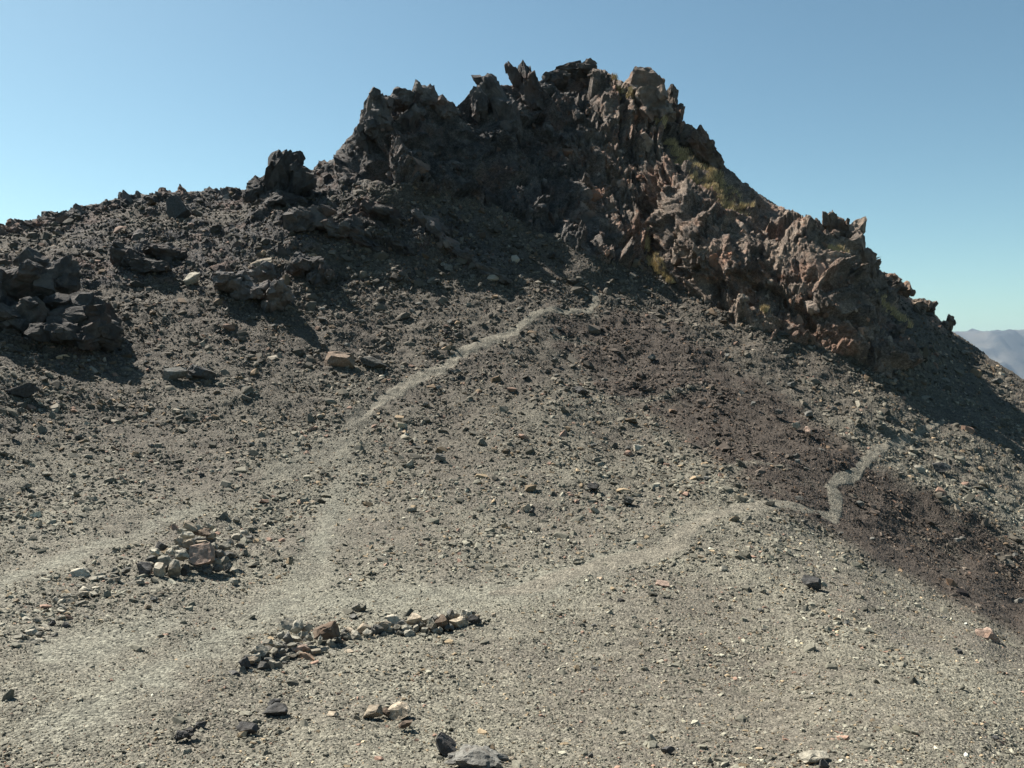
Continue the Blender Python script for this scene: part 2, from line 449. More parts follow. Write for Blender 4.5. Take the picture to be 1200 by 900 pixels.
def crag_build(nt, b):
    geo = nd(nt, 'ShaderNodeNewGeometry'); co = geo.outputs['Position']
    at = nd(nt, 'ShaderNodeAttribute', attribute_name='tint')
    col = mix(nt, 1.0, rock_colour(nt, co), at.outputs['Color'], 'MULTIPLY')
    nt.links.new(col, b.inputs['Base Color'])
    n1 = noise(nt, co, 3.5, 8, .7)
    bp = nd(nt, 'ShaderNodeBump', i_Strength=.8, i_Distance=.25)
    nt.links.new(n1.outputs[0], bp.inputs['Height']); nt.links.new(bp.outputs[0], b.inputs['Normal'])


M_CRAG = mat('crag_blocks', crag_build)


# ------------------------------------------------------------------ mesh helpers
def make_mesh(name, verts, faces, m, attr=None, smooth_shade=False):
    """verts (n,3), faces (k,3|4) int array"""
    me = bpy.data.meshes.new(name)
    nv, nf, k = len(verts), len(faces), faces.shape[1]
    me.vertices.add(nv); me.loops.add(nf * k); me.polygons.add(nf)
    me.vertices.foreach_set('co', np.ascontiguousarray(verts, np.float32).ravel())
    me.loops.foreach_set('vertex_index', np.ascontiguousarray(faces, np.int32).ravel())
    me.polygons.foreach_set('loop_start', np.arange(0, nf * k, k, dtype=np.int32))
    me.polygons.foreach_set('loop_total', np.full(nf, k, np.int32))
    me.polygons.foreach_set('use_smooth', np.full(nf, smooth_shade, bool))
    for an, data in (attr or {}).items():
        a = me.attributes.new(an, 'FLOAT_COLOR', 'POINT')
        a.data.foreach_set('color', np.ascontiguousarray(data, np.float32).ravel())
    me.update(calc_edges=True)
    me.materials.append(m)
    return me


def link(name, me, **props):
    o = bpy.data.objects.new(name, me); COL.objects.link(o)
    for k, v in props.items():
        o[k] = v
    return o


# ------------------------------------------------------------------ ground, path, mountain from the one grid laid out in image pixels
idx = np.arange(NRA * NC).reshape(NRA, NC)
quads = np.stack([idx[:-1, :-1], idx[1:, :-1], idx[1:, 1:], idx[:-1, 1:]], -1).reshape(-1, 4)
mf = MASK.reshape(-1, 4)
qm = mf[quads[:, 0]]
is_path = (qm[:, 3] > .5)
brow = (np.repeat(np.arange(NRA - 1), NC - 1) < NB)
is_rock = (~is_path) & ((qm[:, 0] > .5) | brow)
is_gr = ~(is_path | is_rock)
gv = GA.reshape(-1, 3)


def submesh(name, sel):
    q = quads[sel]; u, inv = np.unique(q, return_inverse=True)
    me = make_mesh(name, gv[u], inv.reshape(-1, 4), M_GROUND, {'mask': mf[u]}, True)
    return link(name, me, kind='structure')


submesh('ground', is_gr)
submesh('path', is_path)
submesh('mountain', is_rock)

# ------------------------------------------------------------------ stone shapes
def ico(sub):
    bm = bmesh.new(); bmesh.ops.create_icosphere(bm, subdivisions=sub, radius=1)
    v = np.array([x.co[:] for x in bm.verts]); f = np.array([[w.index for w in x.verts] for x in bm.faces]); bm.free()
    return v, f


ICO = {s: ico(s) for s in (2, 3, 4, 5)}


def cut_rock(seed, sub=3, ncut=14, dmin=.5, dmax=.85, rough=.05):
    """an angular block: a ball planed off by random flat cleavage planes"""
    r = np.random.default_rng(seed); v, f = ICO[sub]; v = v.copy()
    ax = r.normal(size=(3, 3)); ax, _ = np.linalg.qr(ax)
    dirs = []
    for k in range(ncut):
        if k < 6:                                   # cleavage set: near-parallel pairs
            n_ = ax[k % 3] * (1 if k < 3 else -1) + r.normal(0, .22, 3)
        else:
            n_ = r.normal(size=3)
        dirs.append((n_ / np.linalg.norm(n_), r.uniform(dmin, dmax)))
    for n_, d_ in dirs:
        s_ = v @ n_ - d_
        v -= np.clip(s_, 0, None)[:, None] * n_
    if rough:
        nn = v / (np.linalg.norm(v, axis=1, keepdims=True) + 1e-9)
        v = v + nn * (rough * facets(v * 2.6 + seed * 3.7, 300 + seed)[:, None] + rough * .5 * facets(v * 6 + seed, 310 + seed)[:, None])
    v = v / np.abs(v).max(0)
    return v, f


def hull_stone(seed, n):
    r = np.random.default_rng(seed)
    p = r.normal(size=(n, 3)); p /= np.linalg.norm(p, axis=1, keepdims=True); p *= r.uniform(.75, 1.0, (n, 1))
    p[:, 2] = np.clip(p[:, 2], -.6, r.uniform(.35, .8))
    bm = bmesh.new()
    for q in p:
        bm.verts.new(q)
    bmesh.ops.convex_hull(bm, input=bm.verts[:])
    for w in [w for w in bm.verts if not w.link_faces]:
        bm.verts.remove(w)
    bmesh.ops.triangulate(bm, faces=bm.faces[:])
    bm.verts.index_update()
    v = np.array([x.co[:] for x in bm.verts]); f = np.array([[w.index for w in x.verts] for x in bm.faces]); bm.free()
    return v / np.abs(v).max(0), f


def frames(n, r, tilt=.4):
    """orthonormal frames whose third axis lies near the slope normal"""
    z = n + r.normal(0, tilt, n.shape); z /= np.linalg.norm(z, axis=1, keepdims=True)
    a = r.normal(size=n.shape); x = np.cross(a, z); x /= np.linalg.norm(x, axis=1, keepdims=True)
    return np.stack([x, np.cross(z, x), z], -1)        # columns


def scatter(shapes, pos, fr, scl, tint):
    """joins transformed copies of the shapes into arrays"""
    V, Fc, T = [], [], []; off = 0
    pick = np.arange(len(pos)) % len(shapes)
    for k, (v, f) in enumerate(shapes):
        s_ = np.where(pick == k)[0]
        if not len(s_):
            continue
        w = np.einsum('nij,nvj->nvi', fr[s_], v[None] * scl[s_][:, None, :]) + pos[s_][:, None, :]
        ff = f[None] + (np.arange(len(s_)) * len(v))[:, None, None] + off
        V.append(w.reshape(-1, 3)); Fc.append(ff.reshape(-1, 3)); T.append(np.repeat(tint[s_], len(v), 0)); off += len(s_) * len(v)
    t = np.concatenate(T); t = np.concatenate([t, np.ones((len(t), 1))], 1)
    return np.concatenate(V), np.concatenate(Fc), t


# ------------------------------------------------------------------ scree: far too many stones to count
def scree(n, x0, x1, y0, y1, smin, power, smax, seed, keep):
    r = np.random.default_rng(seed)
    px = r.uniform(x0, x1, n); s_ = np.interp(px, px_cols, sky)
    py = r.uniform(y0, y1, n); ok = py > s_ + 3
    px, py = px[ok], py[ok]
    p, nn, rb, br, ds, pt = lookup(px, py)
    cl = fbm(p * .5, 3, 55) * .5 + fbm(p * 2.1, 2, 66) * .35         # clusters of coarser blocks
    cl = cl + .45 * fbm(p * np.array([.75, .10, .10]), 3, 88)
    ok = r.uniform(size=len(px)) < keep(px, py, rb, br, ds, pt, cl)
    p, nn, px, py, rb, br, ds, pt, cl = (a[ok] for a in (p, nn, px, py, rb, br, ds, pt, cl))
    dia = smin * r.uniform(1e-4, 1, len(p)) ** (-power) * (1 + .5 * np.clip(cl, -.8, 1.0)) * (1 - .45 * ds)
    dia = np.minimum(dia, smax)
    dcam = p @ FWD
    size = dia / F * dcam * .5
    return p, nn, size, br, rb, ds, r, dia


def stone_tint(nr, br, rb, r):
    base = np.array(SCREE)[None] * (1 - br[:, None]) + np.array(BROWNC)[None] * br[:, None] * 1.25
    base = base * (1 - rb[:, None] * .45)
    val = np.exp(r.normal(.05, .38, (nr, 1)))
    t = base * val
    k = r.uniform(size=nr)
    warm = k < .10; t[warm] *= np.array([1.35, 1.1, .9])
    pale = k > .982; t[pale] = t[pale] * np.array([1.5, 1.47, 1.4])
    pink = (k > .10) & (k < .125); t[pink] = np.array([.26, .17, .125]) * (1 - .5 * br[pink, None])
    return np.clip(t, .02, .5)


def coarse(px, py, rb, br, ds, pt, cl):
    d = .62 + .5 * cl
    d = d * (1 - .93 * ds) * (1 - .6 * smooth(600, 780, py)) * (1 - .75 * smooth(.7, 1, br))
    d = d + .35 * np.exp(-((px - (700 + (py - 460) * 1.25)) / 90) ** 2) * ((py > 430) & (py < 640))       # the stony rib
    d = d + .5 * smooth(0, .5, rb) * (rb < .7)
    d = d + .5 * smooth(.02, .3, ds) * (1 - smooth(.3, .6, ds)) * (py < 680)
    return np.clip(d, .02, 1)


def finer(px, py, rb, br, ds, pt, cl):
    return np.clip((.75 + .3 * cl) * (1 - .6 * ds) * (1 - .93 * pt), .02, 1)


HS = [hull_stone(500 + k, 9 + k % 5) for k in range(48)]
HS2 = [hull_stone(900 + k, 14 + k % 6) for k in range(32)]
parts = []
for (n, x0, x1, y0, y1, smin, pw_, smax, sd, kp, shp) in (
        (150000, -60, 1260, 215, 930, 2.1, .25, 7.0, 1, finer, HS),
        (42000, -60, 1260, 215, 930, 3.6, .30, 15.0, 2, coarse, HS2),
        (9000, -230, -60, 280, 930, 3.0, .3, 12, 3, coarse, HS), (9000, 1260, 1430, 500, 930, 3.0, .3, 12, 4, coarse, HS)):
    p, nn, size, br, rb, ds, r, dia = scree(n, x0, x1, y0, y1, smin, pw_, smax, sd, kp)
    m_ = rb < .75
    p, nn, size, br, rb = p[m_], nn[m_], size[m_], br[m_], rb[m_]
    fr = frames(nn, r, .38)
    scl = size[:, None] * np.stack([r.uniform(.85, 1.45, len(p)), r.uniform(.6, 1.05, len(p)), r.uniform(.35, .75, len(p))], 1)
    parts.append(scatter(shp, p + nn * (size * .12)[:, None], fr, scl, stone_tint(len(p), br, rb, r)))
off = 0; V, Fc, T = [], [], []
for v, f, t in parts:
    V.append(v); Fc.append(f + off); T.append(t); off += len(v)
link('scree', make_mesh('scree', np.concatenate(V), np.concatenate(Fc), M_STONE, {'tint': np.concatenate(T)}), kind='stuff')
print('scree verts', off)

# ------------------------------------------------------------------ broken rock of the crags
CR = [cut_rock(40 + k, 3, 15 + k % 5, .36, .66, .08) for k in range(24)]
r = np.random.default_rng(21)
n = 26000
px = r.uniform(-60, 1260, n); py = r.uniform(60, 520, n)
ns = 330; px[:ns] = r.uniform(-60, 385, ns); py[:ns] = np.interp(px[:ns], px_cols, sky) + r.uniform(1.2, 9, ns); crest_i = np.zeros(n, bool); crest_i[:ns] = True
ok = py > np.interp(px, px_cols, sky) + 1
px, py, crest_i = px[ok], py[ok], crest_i[ok]
p, nn, rb, br, ds, pt = lookup(px, py)
gd = np.minimum.reduce([pdist(px, py - 3, l) for l in GRASS])
ok = (r.uniform(size=len(px)) < np.clip(rb * 1.1, 0, 1) * (rb > .08)) & (gd > 1.25)
ok |= crest_i
px, py, p, nn, rb, crest_i = px[ok], py[ok], p[ok], nn[ok], rb[ok], crest_i[ok]
dia = np.where(px < 385, 1.35, 1.0) * np.minimum(4.2 * r.uniform(1e-4, 1, len(p)) ** (-.34), 26) * (.55 + .45 * rb)
dsk = py - np.interp(px, px_cols, sky)
dia = np.minimum(dia, np.where(px < 385, 15, 7) + dsk * .38)
dia = np.where(crest_i, 8 + 13 * r.uniform(0, 1, len(p)) ** 2, dia)
size = dia / F * (p @ FWD) * .5
up = np.where((px < 640)[:, None], np.array([-.55, .25, .80])[None], np.array([-.22, .30, .93])[None]) + r.normal(0, .12, p.shape)
up /= np.linalg.norm(up, axis=1, keepdims=True)
a = nn + r.normal(0, .5, nn.shape); x = np.cross(a, up); x /= np.linalg.norm(x, axis=1, keepdims=True)
fr = np.stack([x, np.cross(up, x), up], -1)
scl = size[:, None] * np.stack([r.uniform(.6, 1.0, len(p)), r.uniform(.5, .9, len(p)), r.uniform(.8, 1.25, len(p))], 1)
tint = np.exp(r.normal(0, .22, (len(p), 1))) * np.array([[1, 1, 1.0]])
k = r.uniform(size=len(p)); tint[k < .15] *= np.array([1.3, 1.02, .88])
v, f, t = scatter(CR, p - nn * (np.where(crest_i, 0., .28) * size)[:, None], fr, scl, tint)
link('broken_rock', make_mesh('broken_rock', v, f, M_CRAG, {'tint': t}), kind='stuff')
print('crag blocks', len(p))

# ------------------------------------------------------------------ single stones, boulders, pinnacles, outcrops
VAR = []
for k in range(28):
    v, f = cut_rock(200 + k, 3, 13 + k % 6, .38, .70, .05)
    VAR.append((v, f))
_mesh_cache = {}


def var_mesh(k, m):
    key = (k, m.name)
    if key not in _mesh_cache:
        _mesh_cache[key] = make_mesh('stone', VAR[k][0], VAR[k][1], m)
    return _mesh_cache[key]


def ground_at(px, py):
    p, nn, *_ = lookup(np.array([px]), np.array([py]))
    return p[0], nn[0]


GW = 'stones of the low tumbled wall'
PILE = ['smaller angular stone of the rough stone ring on the gravel', 'smaller angular stone of the low tumbled wall']


def stone(px, py, w, h, m, label, group=None, name='stone', rz=None, cat='stone', lean=0.0, lift=0.0, front=None):
    """one loose stone; w,h are its apparent size in image pixels"""
    by = py + h * .32
    if front is not None:                          # piled on other stones: stands nearer than the ground behind it
        by = max(by, .45 * by + .55 * front)
    p, nn = ground_at(px, by)
    d = p @ FWD
    c = world(np.array(px), np.array(py), np.array(d))
    if front is not None and by > py + h * .32 + 4 and label in PILE:
        stone(px + random.uniform(-3, 3), .5 * (py + by), w * 1.1, h * 1.2, M_BOULDER, label if 'smaller' in label else PILE[0 if 'ring' in label else 1], group, front=None)
    gs = 1.15 if group == GW else 1.05
    ww, hh = w * gs / F * d * .5, h * gs / F * d * .5
    o = bpy.data.objects.new(name, var_mesh(random.randrange(len(VAR)), m)); COL.objects.link(o)
    o.location = c + np.array([0, hh * .3, lift])
    o.rotation_euler = (random.uniform(-.3, .3), lean + random.uniform(-.25, .25), random.uniform(-.5, .5) + random.choice((0, math.pi)))
    o.scale = (ww * 1.12, (ww + hh) * .5 * random.uniform(.8, 1.1), hh * 1.1)
    o['label'] = label; o['category'] = cat
    if group:
        o['group'] = group
    return o


def outcrop(name, cat, label, chunks, m, group=None, seed=0, sub=4, relief=(.07, .022), blocks=4):
    """a rock mass made of several fused blocks: chunks are (px, py, w, h, lean degrees)"""
    V, Fc = [], []; off = 0
    base = None
    d0 = None
    for k, (px, py, w, h, ln) in enumerate(chunks):
        p, nn = ground_at(px, py + h * .42)
        d = p @ FWD
        d0 = d if d0 is None else d0
        lim = .5 * chunks[0][2] / F * d0
        d = d0 + float(np.clip(d - d0, -lim, lim))
        c = world(np.array(px), np.array(py), np.array(d))
        if base is None:
            base = p.copy()
        v, f = cut_rock(seed * 37 + k + 700, sub, 16, .42, .74, .07)
        ww, hh = w / F * d * .5, h / F * d * .5
        v = v * np.array([ww, (ww + min(hh, ww)) * .55, hh])
        rot = np.array(Euler((random.uniform(-.15, .1), R(ln), random.uniform(-.4, .4)), 'YZX').to_matrix())
        w_ = v @ rot.T + c + np.array([0, ww * .25, 0])
        # fractured relief
        nv = w_ - c; nv /= np.linalg.norm(nv, axis=1, keepdims=True) + 1e-9
        s_ = max(ww, .4)
        w_ = w_ + nv * (facets(w_ @ RM * np.array([1, 1, .5]) / (s_ * .5), 400 + k) * relief[0] * s_ + facets(w_ @ RM * np.array([1, 1, .6]) / (s_ * .2), 420) * relief[1] * s_ + facets(w_ @ RM / (s_ * .09), 440) * relief[1] * .45 * s_)[:, None]
        V.append(w_); Fc.append(f + off); off += len(v)
        for q in range(blocks):                    # angular blocks standing proud of the mass
            dv = np.array([random.uniform(-1, 1), random.uniform(-1, -.1), random.uniform(-.7, 1 if blocks > 5 else .35)]); dv /= np.linalg.norm(dv)
            k_ = int(np.argmax((w_ - c) @ dv)); at = w_[k_] * .86 + c * .14
            bv, bf = cut_rock(seed * 91 + k * 13 + q + 3000, 3, 15, .38, .68, .06)
            bs = random.uniform(.30, .55)
            br_ = np.array(Euler((random.uniform(-.3, .3), R(ln) + random.uniform(-.3, .3), random.uniform(-.6, .6)), 'YZX').to_matrix())
            bw = (bv * np.array([ww * .9, min(ww, hh), hh * .95]) * bs * np.array([random.uniform(.7, 1.1), 1, random.uniform(.7, 1.1)])) @ br_.T + at
            V.append(bw); Fc.append(bf + off); off += len(bv)
    me = make_mesh(name, np.concatenate(V) - base, np.concatenate(Fc), m)
    o = link(name, me, label=label, category=cat)
    o.location = base
    if group:
        o['group'] = group
    return o


G_OUT = 'rock outcrops breaking through the scree'
outcrop('rock_outcrop', 'rock outcrop', 'largest dark outcrop with slanting clefts, cut by the frame edge, on the west scree',
        [(15, 338, 90, 70, -25), (58, 330, 64, 52, -20), (-25, 345, 80, 84, -20), (20, 372, 80, 50, 0)], M_DARK, G_OUT, 1, relief=(.07, .03), blocks=9)
outcrop('rock_outcrop', 'rock outcrop', 'rounded black outcrop topped with a rim of pale rubble, just below the slanting clefted outcrop',
        [(95, 370, 75, 60, 10), (75, 395, 90, 55, 0), (115, 390, 50, 55, 15), (45, 405, 60, 36, 0)], M_DARK, G_OUT, 2, relief=(.07, .03), blocks=9)
outcrop('rock_outcrop', 'rock outcrop', 'low dark hump of rock half buried in coarse scree above the two black outcrops',
        [(150, 303, 50, 30, 10), (190, 296, 48, 26, -5), (175, 312, 60, 26, 0)], M_DARK, G_OUT, 3, relief=(.07, .03), blocks=9)
outcrop('rock_outcrop', 'rock outcrop', 'broad broken outcrop with a pale slab on top in the middle of the west scree',
        [(262, 330, 50, 36, -15), (290, 338, 46, 34, 15), (325, 345, 40, 40, 25), (310, 320, 36, 22, 0)], M_ROCK, G_OUT, 4, relief=(.07, .03), blocks=9)
outcrop('rock_outcrop', 'rock outcrop', 'squarish dark outcrop with a steep face beside the pale slab outcrop',
        [(352, 310, 44, 34, 0), (376, 318, 30, 36, 15)], M_DARK, G_OUT, 5, relief=(.07, .03), blocks=9)
outcrop('rock_outcrop', 'rock outcrop', 'dark shelving rock ledge under the tower on the west crest',
        [(370, 255, 60, 34, 20), (345, 262, 44, 30, 10), (410, 270, 50, 30, 25)], M_DARK, G_OUT, 6, relief=(.07, .03), blocks=9)
outcrop('rock_outcrop', 'rock outcrop', 'slanting grey rock rib running down into the scree below the dark west buttress',
        [(505, 265, 50, 26, 40), (525, 285, 40, 20, 42), (545, 303, 34, 15, 40)], M_ROCK, G_OUT, 7, relief=(.07, .03), blocks=9)
outcrop('rock_outcrop', 'rock outcrop', 'lowest thin dark rib pointing at the trail bend below the west buttress',
        [(572, 318, 46, 14, 32), (590, 327, 30, 10, 30)], M_DARK, G_OUT, 8, relief=(.07, .03), blocks=9)
outcrop('rock_outcrop', 'rock outcrop', 'jumble of black blocks between the crest tower and the slanting grey rib',
        [(450, 250, 50, 26, 20), (430, 285, 44, 20, 25), (468, 290, 40, 18, 30)], M_DARK, G_OUT, 9, relief=(.07, .03), blocks=9)
G_PIN = 'rock towers on the skyline'
outcrop('rock_tower', 'rock tower', 'stout blocky tower standing alone on the low west crest',
        [(325, 207, 46, 66, 0), (343, 190, 26, 36, 5), (352, 214, 36, 46, 10), (307, 222, 34, 36, -5), (330, 232, 60, 26, 0)], M_ROCK, G_PIN, 11)
outcrop('rock_tower', 'rock tower', 'square topped brown block at the head of the west buttress, stepping down to the crest',
        [(445, 128, 38, 44, 5), (470, 115, 40, 26, 0), (425, 160, 30, 36, -10), (440, 150, 36, 30, 0)], M_ROCK, G_PIN, 12)
outcrop('rock_tower', 'rock tower', 'peaked grey rock with light streaked slabs, second summit of the west buttress',
        [(498, 118, 36, 42, 15), (520, 128, 34, 30, 0), (482, 140, 26, 40, 30)], M_ROCK, G_PIN, 13)
outcrop('rock_tower', 'rock tower', 'bulging round headed tower next to the two pointed horns below the summit',
        [(578, 107, 38, 60, -12), (594, 130, 34, 66, -10), (563, 125, 26, 46, -10)], M_ROCK, G_PIN, 14)
outcrop('rock_tower', 'rock tower', 'twin pointed horn of rock leaning west just below the summit',
        [(604, 90, 17, 46, -20), (615, 92, 20, 50, -12), (622, 108, 34, 52, -15)], M_ROCK, G_PIN, 15)
outcrop('rock_tower', 'rock tower', 'black jagged cap rock forming the summit of the peak',
        [(672, 82, 44, 22, 5), (690, 80, 30, 20, 0), (650, 92, 36, 22, -10), (704, 92, 30, 18, 10)], M_DARK, G_PIN, 16)
outcrop('rock_tower', 'rock tower', 'big smooth domed tower east of the summit',
        [(752, 102, 46, 60, 10), (762, 122, 42, 54, 6), (742, 104, 28, 44, 15), (770, 135, 34, 40, 0)], M_ROCK, G_PIN, 17)
outcrop('rock_tower', 'rock tower', 'slender rock finger standing beside the big smooth dome',
        [(789, 119, 16, 42, 3), (793, 136, 19, 40, 0), (780, 132, 14, 34, -5)], M_ROCK, G_PIN, 18)
outcrop('rock_tower', 'rock tower', 'steep shoulder block on the east crest below the slender finger',
        [(822, 170, 32, 46, -18), (834, 182, 28, 38, -20), (810, 162, 28, 36, -10)], M_ROCK, G_PIN, 19)
outcrop('rock_tower', 'rock tower', 'sharp needle with a sunlit edge on the lower east crest',
        [(974, 260, 20, 40, 4), (962, 270, 17, 34, -15), (985, 270, 22, 32, 10), (972, 280, 34, 24, 0)], M_ROCK, G_PIN, 20)
outcrop('rock_tower', 'rock tower', 'blunt beaked tower with a pale sunlit face, the lower neighbour of the sharp needle',
        [(1001, 275, 26, 44, 14), (1006, 294, 38, 56, -15), (1013, 310, 32, 50, -18), (988, 287, 26, 32, 20)], M_ROCK, G_PIN, 21)
outcrop('rock_tower', 'rock tower', 'low rugged block on the east crest halfway down to the last tooth',
        [(1050, 335, 34, 20, 30), (1063, 340, 16, 22, 5), (1040, 328, 22, 18, 20)], M_DARK, G_PIN, 22)
outcrop('rock_tower', 'rock tower', 'flat dark block between the rugged block and the last tooth of the east crest',
        [(1083, 357, 30, 18, 20), (1088, 360, 26, 16, 0)], M_DARK, G_PIN, 23)
outcrop('rock_tower', 'rock tower', 'small lone tooth, last rock of the east crest above the distant hills',
        [(1114, 378, 10, 22, 0), (1108, 382, 12, 16, -10)], M_DARK, G_PIN, 24)

# boulders with a look of their own
for a in [
    (397, 421, 36, 23, M_BTAN, 'brownish tan boulder with a pinkish cast lying on the scree above the upper trail'),
    (437, 426, 36, 14, M_BOULDER, 'low grey boulder beside the tan boulder above the upper trail'),
    (203, 437, 26, 17, M_BOULDER, 'dark boulder, first of a touching pair below the west outcrops'),
    (233, 437, 32, 17, M_DARKSTONE, 'wider dark boulder, second of the touching pair below the west outcrops'),
    (205, 245, 26, 30, M_DARKSTONE, 'dark upright block standing alone under the west skyline'),
    (222, 329, 24, 18, M_PALE, 'pale boulder lying between the hump and the slab outcrop'),
    (308, 307, 30, 12, M_TAN, 'flat tan slab lying on the crown of the broken west outcrop'),
    (682, 460, 24, 11, M_DARKSTONE, 'dark flat boulder on the rib where the brown chute begins'),
    (748, 524, 12, 9, M_PALE, 'pale block on the stony rib above the lower trail'),
    (1161, 747, 26, 19, M_PINK, 'pale pinkish boulder alone below the brown chute'),
    (952, 684, 22, 15, M_DARKSTONE, 'dark rounded boulder below the lower trail'),
    (953, 889, 31, 16, M_PALE, 'broad white slab at the bottom of the picture'),
    (966, 897, 12, 16, M_DARKSTONE, 'dark chip leaning on the broad white slab'),
    (934, 500, 12, 9, M_PALE, 'white boulder, one of two above the trail zigzag'),
    (948, 506, 9, 12, M_PINK, 'pinkish boulder, one of two above the trail zigzag'),
    (1078, 549, 12, 10, M_PALE, 'pale cube-like block on the scree beyond the trail zigzag'),
    (1103, 548, 16, 12, M_DARKSTONE, 'dark block beside the pale block beyond the trail zigzag'),
    (776, 685, 16, 11, M_PINK, 'small reddish stone below the lower trail bend'),
    (696, 570, 12, 12, M_DARKSTONE, 'small dark stone upright in the middle of the scree'),
    (25, 458, 36, 16, M_DARKSTONE, 'dark wedge boulder under the black outcrops at the frame edge'),
    (520, 876, 26, 28, M_DARKSTONE, 'black round rock beside the embedded grey rock'),
    (558, 893, 22, 18, M_BROWN, 'brown stone in front of the embedded grey rock'),
    (784, 880, 14, 10, M_DARKSTONE, 'dark pebble sized rock on the bare gravel'),
    (95, 672, 20, 12, M_PALE, 'bright flat stone in the band of loose stones'),
    (36, 753, 18, 11, M_GREY, 'grey block at the end of the band of loose stones'),
    (323, 834, 27, 15, M_DARKSTONE, 'black elongated rock lying on the gravel in front of the walls'),
    (322, 823, 16, 8, M_DARKSTONE, 'small black rock touching the black elongated rock'),
    (290, 854, 24, 11, M_DARKSTONE, 'low dark rock nearest to the black elongated rock'),
    (390, 838, 13, 7, M_TAN, 'small tan rock on the gravel between the dark rock and the tan pair'),
    (437, 834, 22, 14, M_TAN, 'tan rock, flatter one of a pair on the gravel'),
    (470, 833, 26, 16, M_TAN, 'tan peaked rock, taller one of a pair on the gravel'),
    (453, 835, 14, 8, M_BROWN, 'brown stone wedged between the tan pair'),
    (474, 850, 17, 9, M_BROWN, 'brown rock just in front of the tan peaked rock'),
    (234, 849, 12, 9, M_DARKSTONE, 'black cobble on the gravel west of the dark rocks'),
]:
    stone(*a[:5], a[5], name='boulder', cat='boulder')
outcrop('embedded_rock', 'rock', 'broad grey rock with a black crest half sunk in the gravel at the picture bottom',
        [(556, 893, 64, 26, 8), (572, 887, 44, 18, 20), (536, 890, 28, 16, 0)], M_BOULDER, None, 30)
outcrop('embedded_rock', 'rock', 'small dark rock half sunk in gravel near the bottom corner',
        [(213, 862, 16, 12, 10), (222, 858, 14, 10, 0)], M_DARKSTONE, None, 31)

# ring of stones
GR = 'stones of the rough stone ring'
ring_named = [
    ((690, 360, 150, 145), M_PINK, 'big pinkish boulder in the rough stone ring'),
    ((425, 445, 80, 90), M_PALE, 'white block at the front of the stone ring'),
    ((512, 432, 90, 112), M_GREY, 'grey upright block between the white block and the pink boulder in the ring'),
    ((580, 440, 56, 70), M_DARKSTONE, 'dark stone wedged against the pink boulder of the ring'),
    ((555, 350, 92, 56), M_PALE, 'pale flat stone behind the grey upright block of the ring'),
    ((335, 432, 100, 76), M_DARKSTONE, 'dark stone at the outer end of the stone ring'),
    ((435, 300, 74, 62), M_DARKSTONE, 'dark pointed stone standing at the back of the stone ring'),
    ((610, 185, 90, 60), M_TAN, 'tan topmost stone at the back of the stone ring'),
    ((685, 277, 84, 26), M_TAN, 'thin tan slab lying behind the pink boulder of the ring'),
    ((690, 218, 110, 44), M_BROWN, 'dark brown slab across the back of the stone ring'),
]
for (x, y, w, h), m_, lb in ring_named:
    stone(100 + x / 5, 580 + y / 5, w / 5, h / 5, m_, lb, GR, front=676)
for x, y, w, h in [(470, 385, 80, 52), (400, 332, 64, 52), (585, 240, 90, 50), (612, 290, 74, 64), (540, 275, 62, 52), (742, 242, 62, 42), (820, 300, 84, 52), (882, 242, 92, 34), (770, 402, 64, 62),
                   (815, 392, 54, 52), (860, 352, 62, 44), (560, 212, 54, 42), (520, 312, 54, 42), (655, 195, 74, 44), (500, 335, 44, 44), (640, 332, 64, 52), (790, 340, 50, 40), (900, 300, 50, 36),
                   (930, 215, 56, 34), (960, 250, 44, 30), (980, 140, 40, 26), (880, 145, 50, 36), (840, 200, 44, 34), (930, 340, 44, 34), (870, 445, 60, 30), (870, 505, 50, 26), (240, 435, 44, 26),
                   (170, 480, 50, 30), (320, 510, 44, 24), (440, 580, 60, 26), (360, 655, 44, 36), (400, 610, 40, 26), (720, 430, 40, 34), (750, 300, 44, 50), (720, 185, 60, 40)]:
    stone(100 + x / 5, 580 + y / 5, w / 5, h / 5, random.choice((M_GREY, M_GREY, M_PALE, M_BOULDER, M_TAN)), 'smaller angular stone of the rough stone ring on the gravel', GR, front=676 if 150 < x < 850 else None)

# low wall: a heap at its west end, a single line of stones at the other
GW = 'stones of the low tumbled wall'


def wall_front(x):
    return float(np.interp(x, [260, 300, 330, 370, 400, 440, 500, 570], [797, 788, 780, 776, 756, 750, 744, 738]))


wall_named = [
    ((840, 292, 172, 92), M_BROWN, 'big brown layered block on top of the heaped end of the low wall'),
    ((650, 272, 102, 82), M_PALE, 'white peaked stone on top of the heaped end of the low wall'),
    ((575, 250, 112, 66), M_GREY, 'grey slab leaning behind the white peaked stone of the low wall'),
    ((710, 482, 124, 52), M_ORANGE, 'orange stone along the front of the heaped end of the low wall'),
    ((690, 422, 112, 50), M_PINK, 'peach coloured slab above the orange stone of the low wall'),
    ((405, 548, 96, 70), M_BOULDER, 'olive rounded stone at the front tip of the low wall'),
    ((466, 540, 42, 64), M_PALE, 'white upright stone beside the olive rounded stone of the low wall'),
    ((275, 525, 66, 66), M_DARKSTONE, 'black stone at the very end of the heaped part of the low wall'),
    ((200, 605, 110, 40), M_DARKSTONE, 'low black stone lying beyond the heaped end of the low wall'),
    ((992, 456, 104, 42), M_TAN, 'tan flat stone lying in front of the low wall beside a white one'),
    ((1080, 460, 82, 46), M_PALE, 'white flat stone lying in front of the low wall beside a tan one'),
    ((802, 372, 32, 62), M_PALE, 'white upright stone under the big brown layered block'),
]
for (x, y, w, h), m_, lb in wall_named:
    stone(240 + x / 6, 690 + y / 6, w / 6, h / 6, m_, lb, GW, front=wall_front(240 + x / 6))
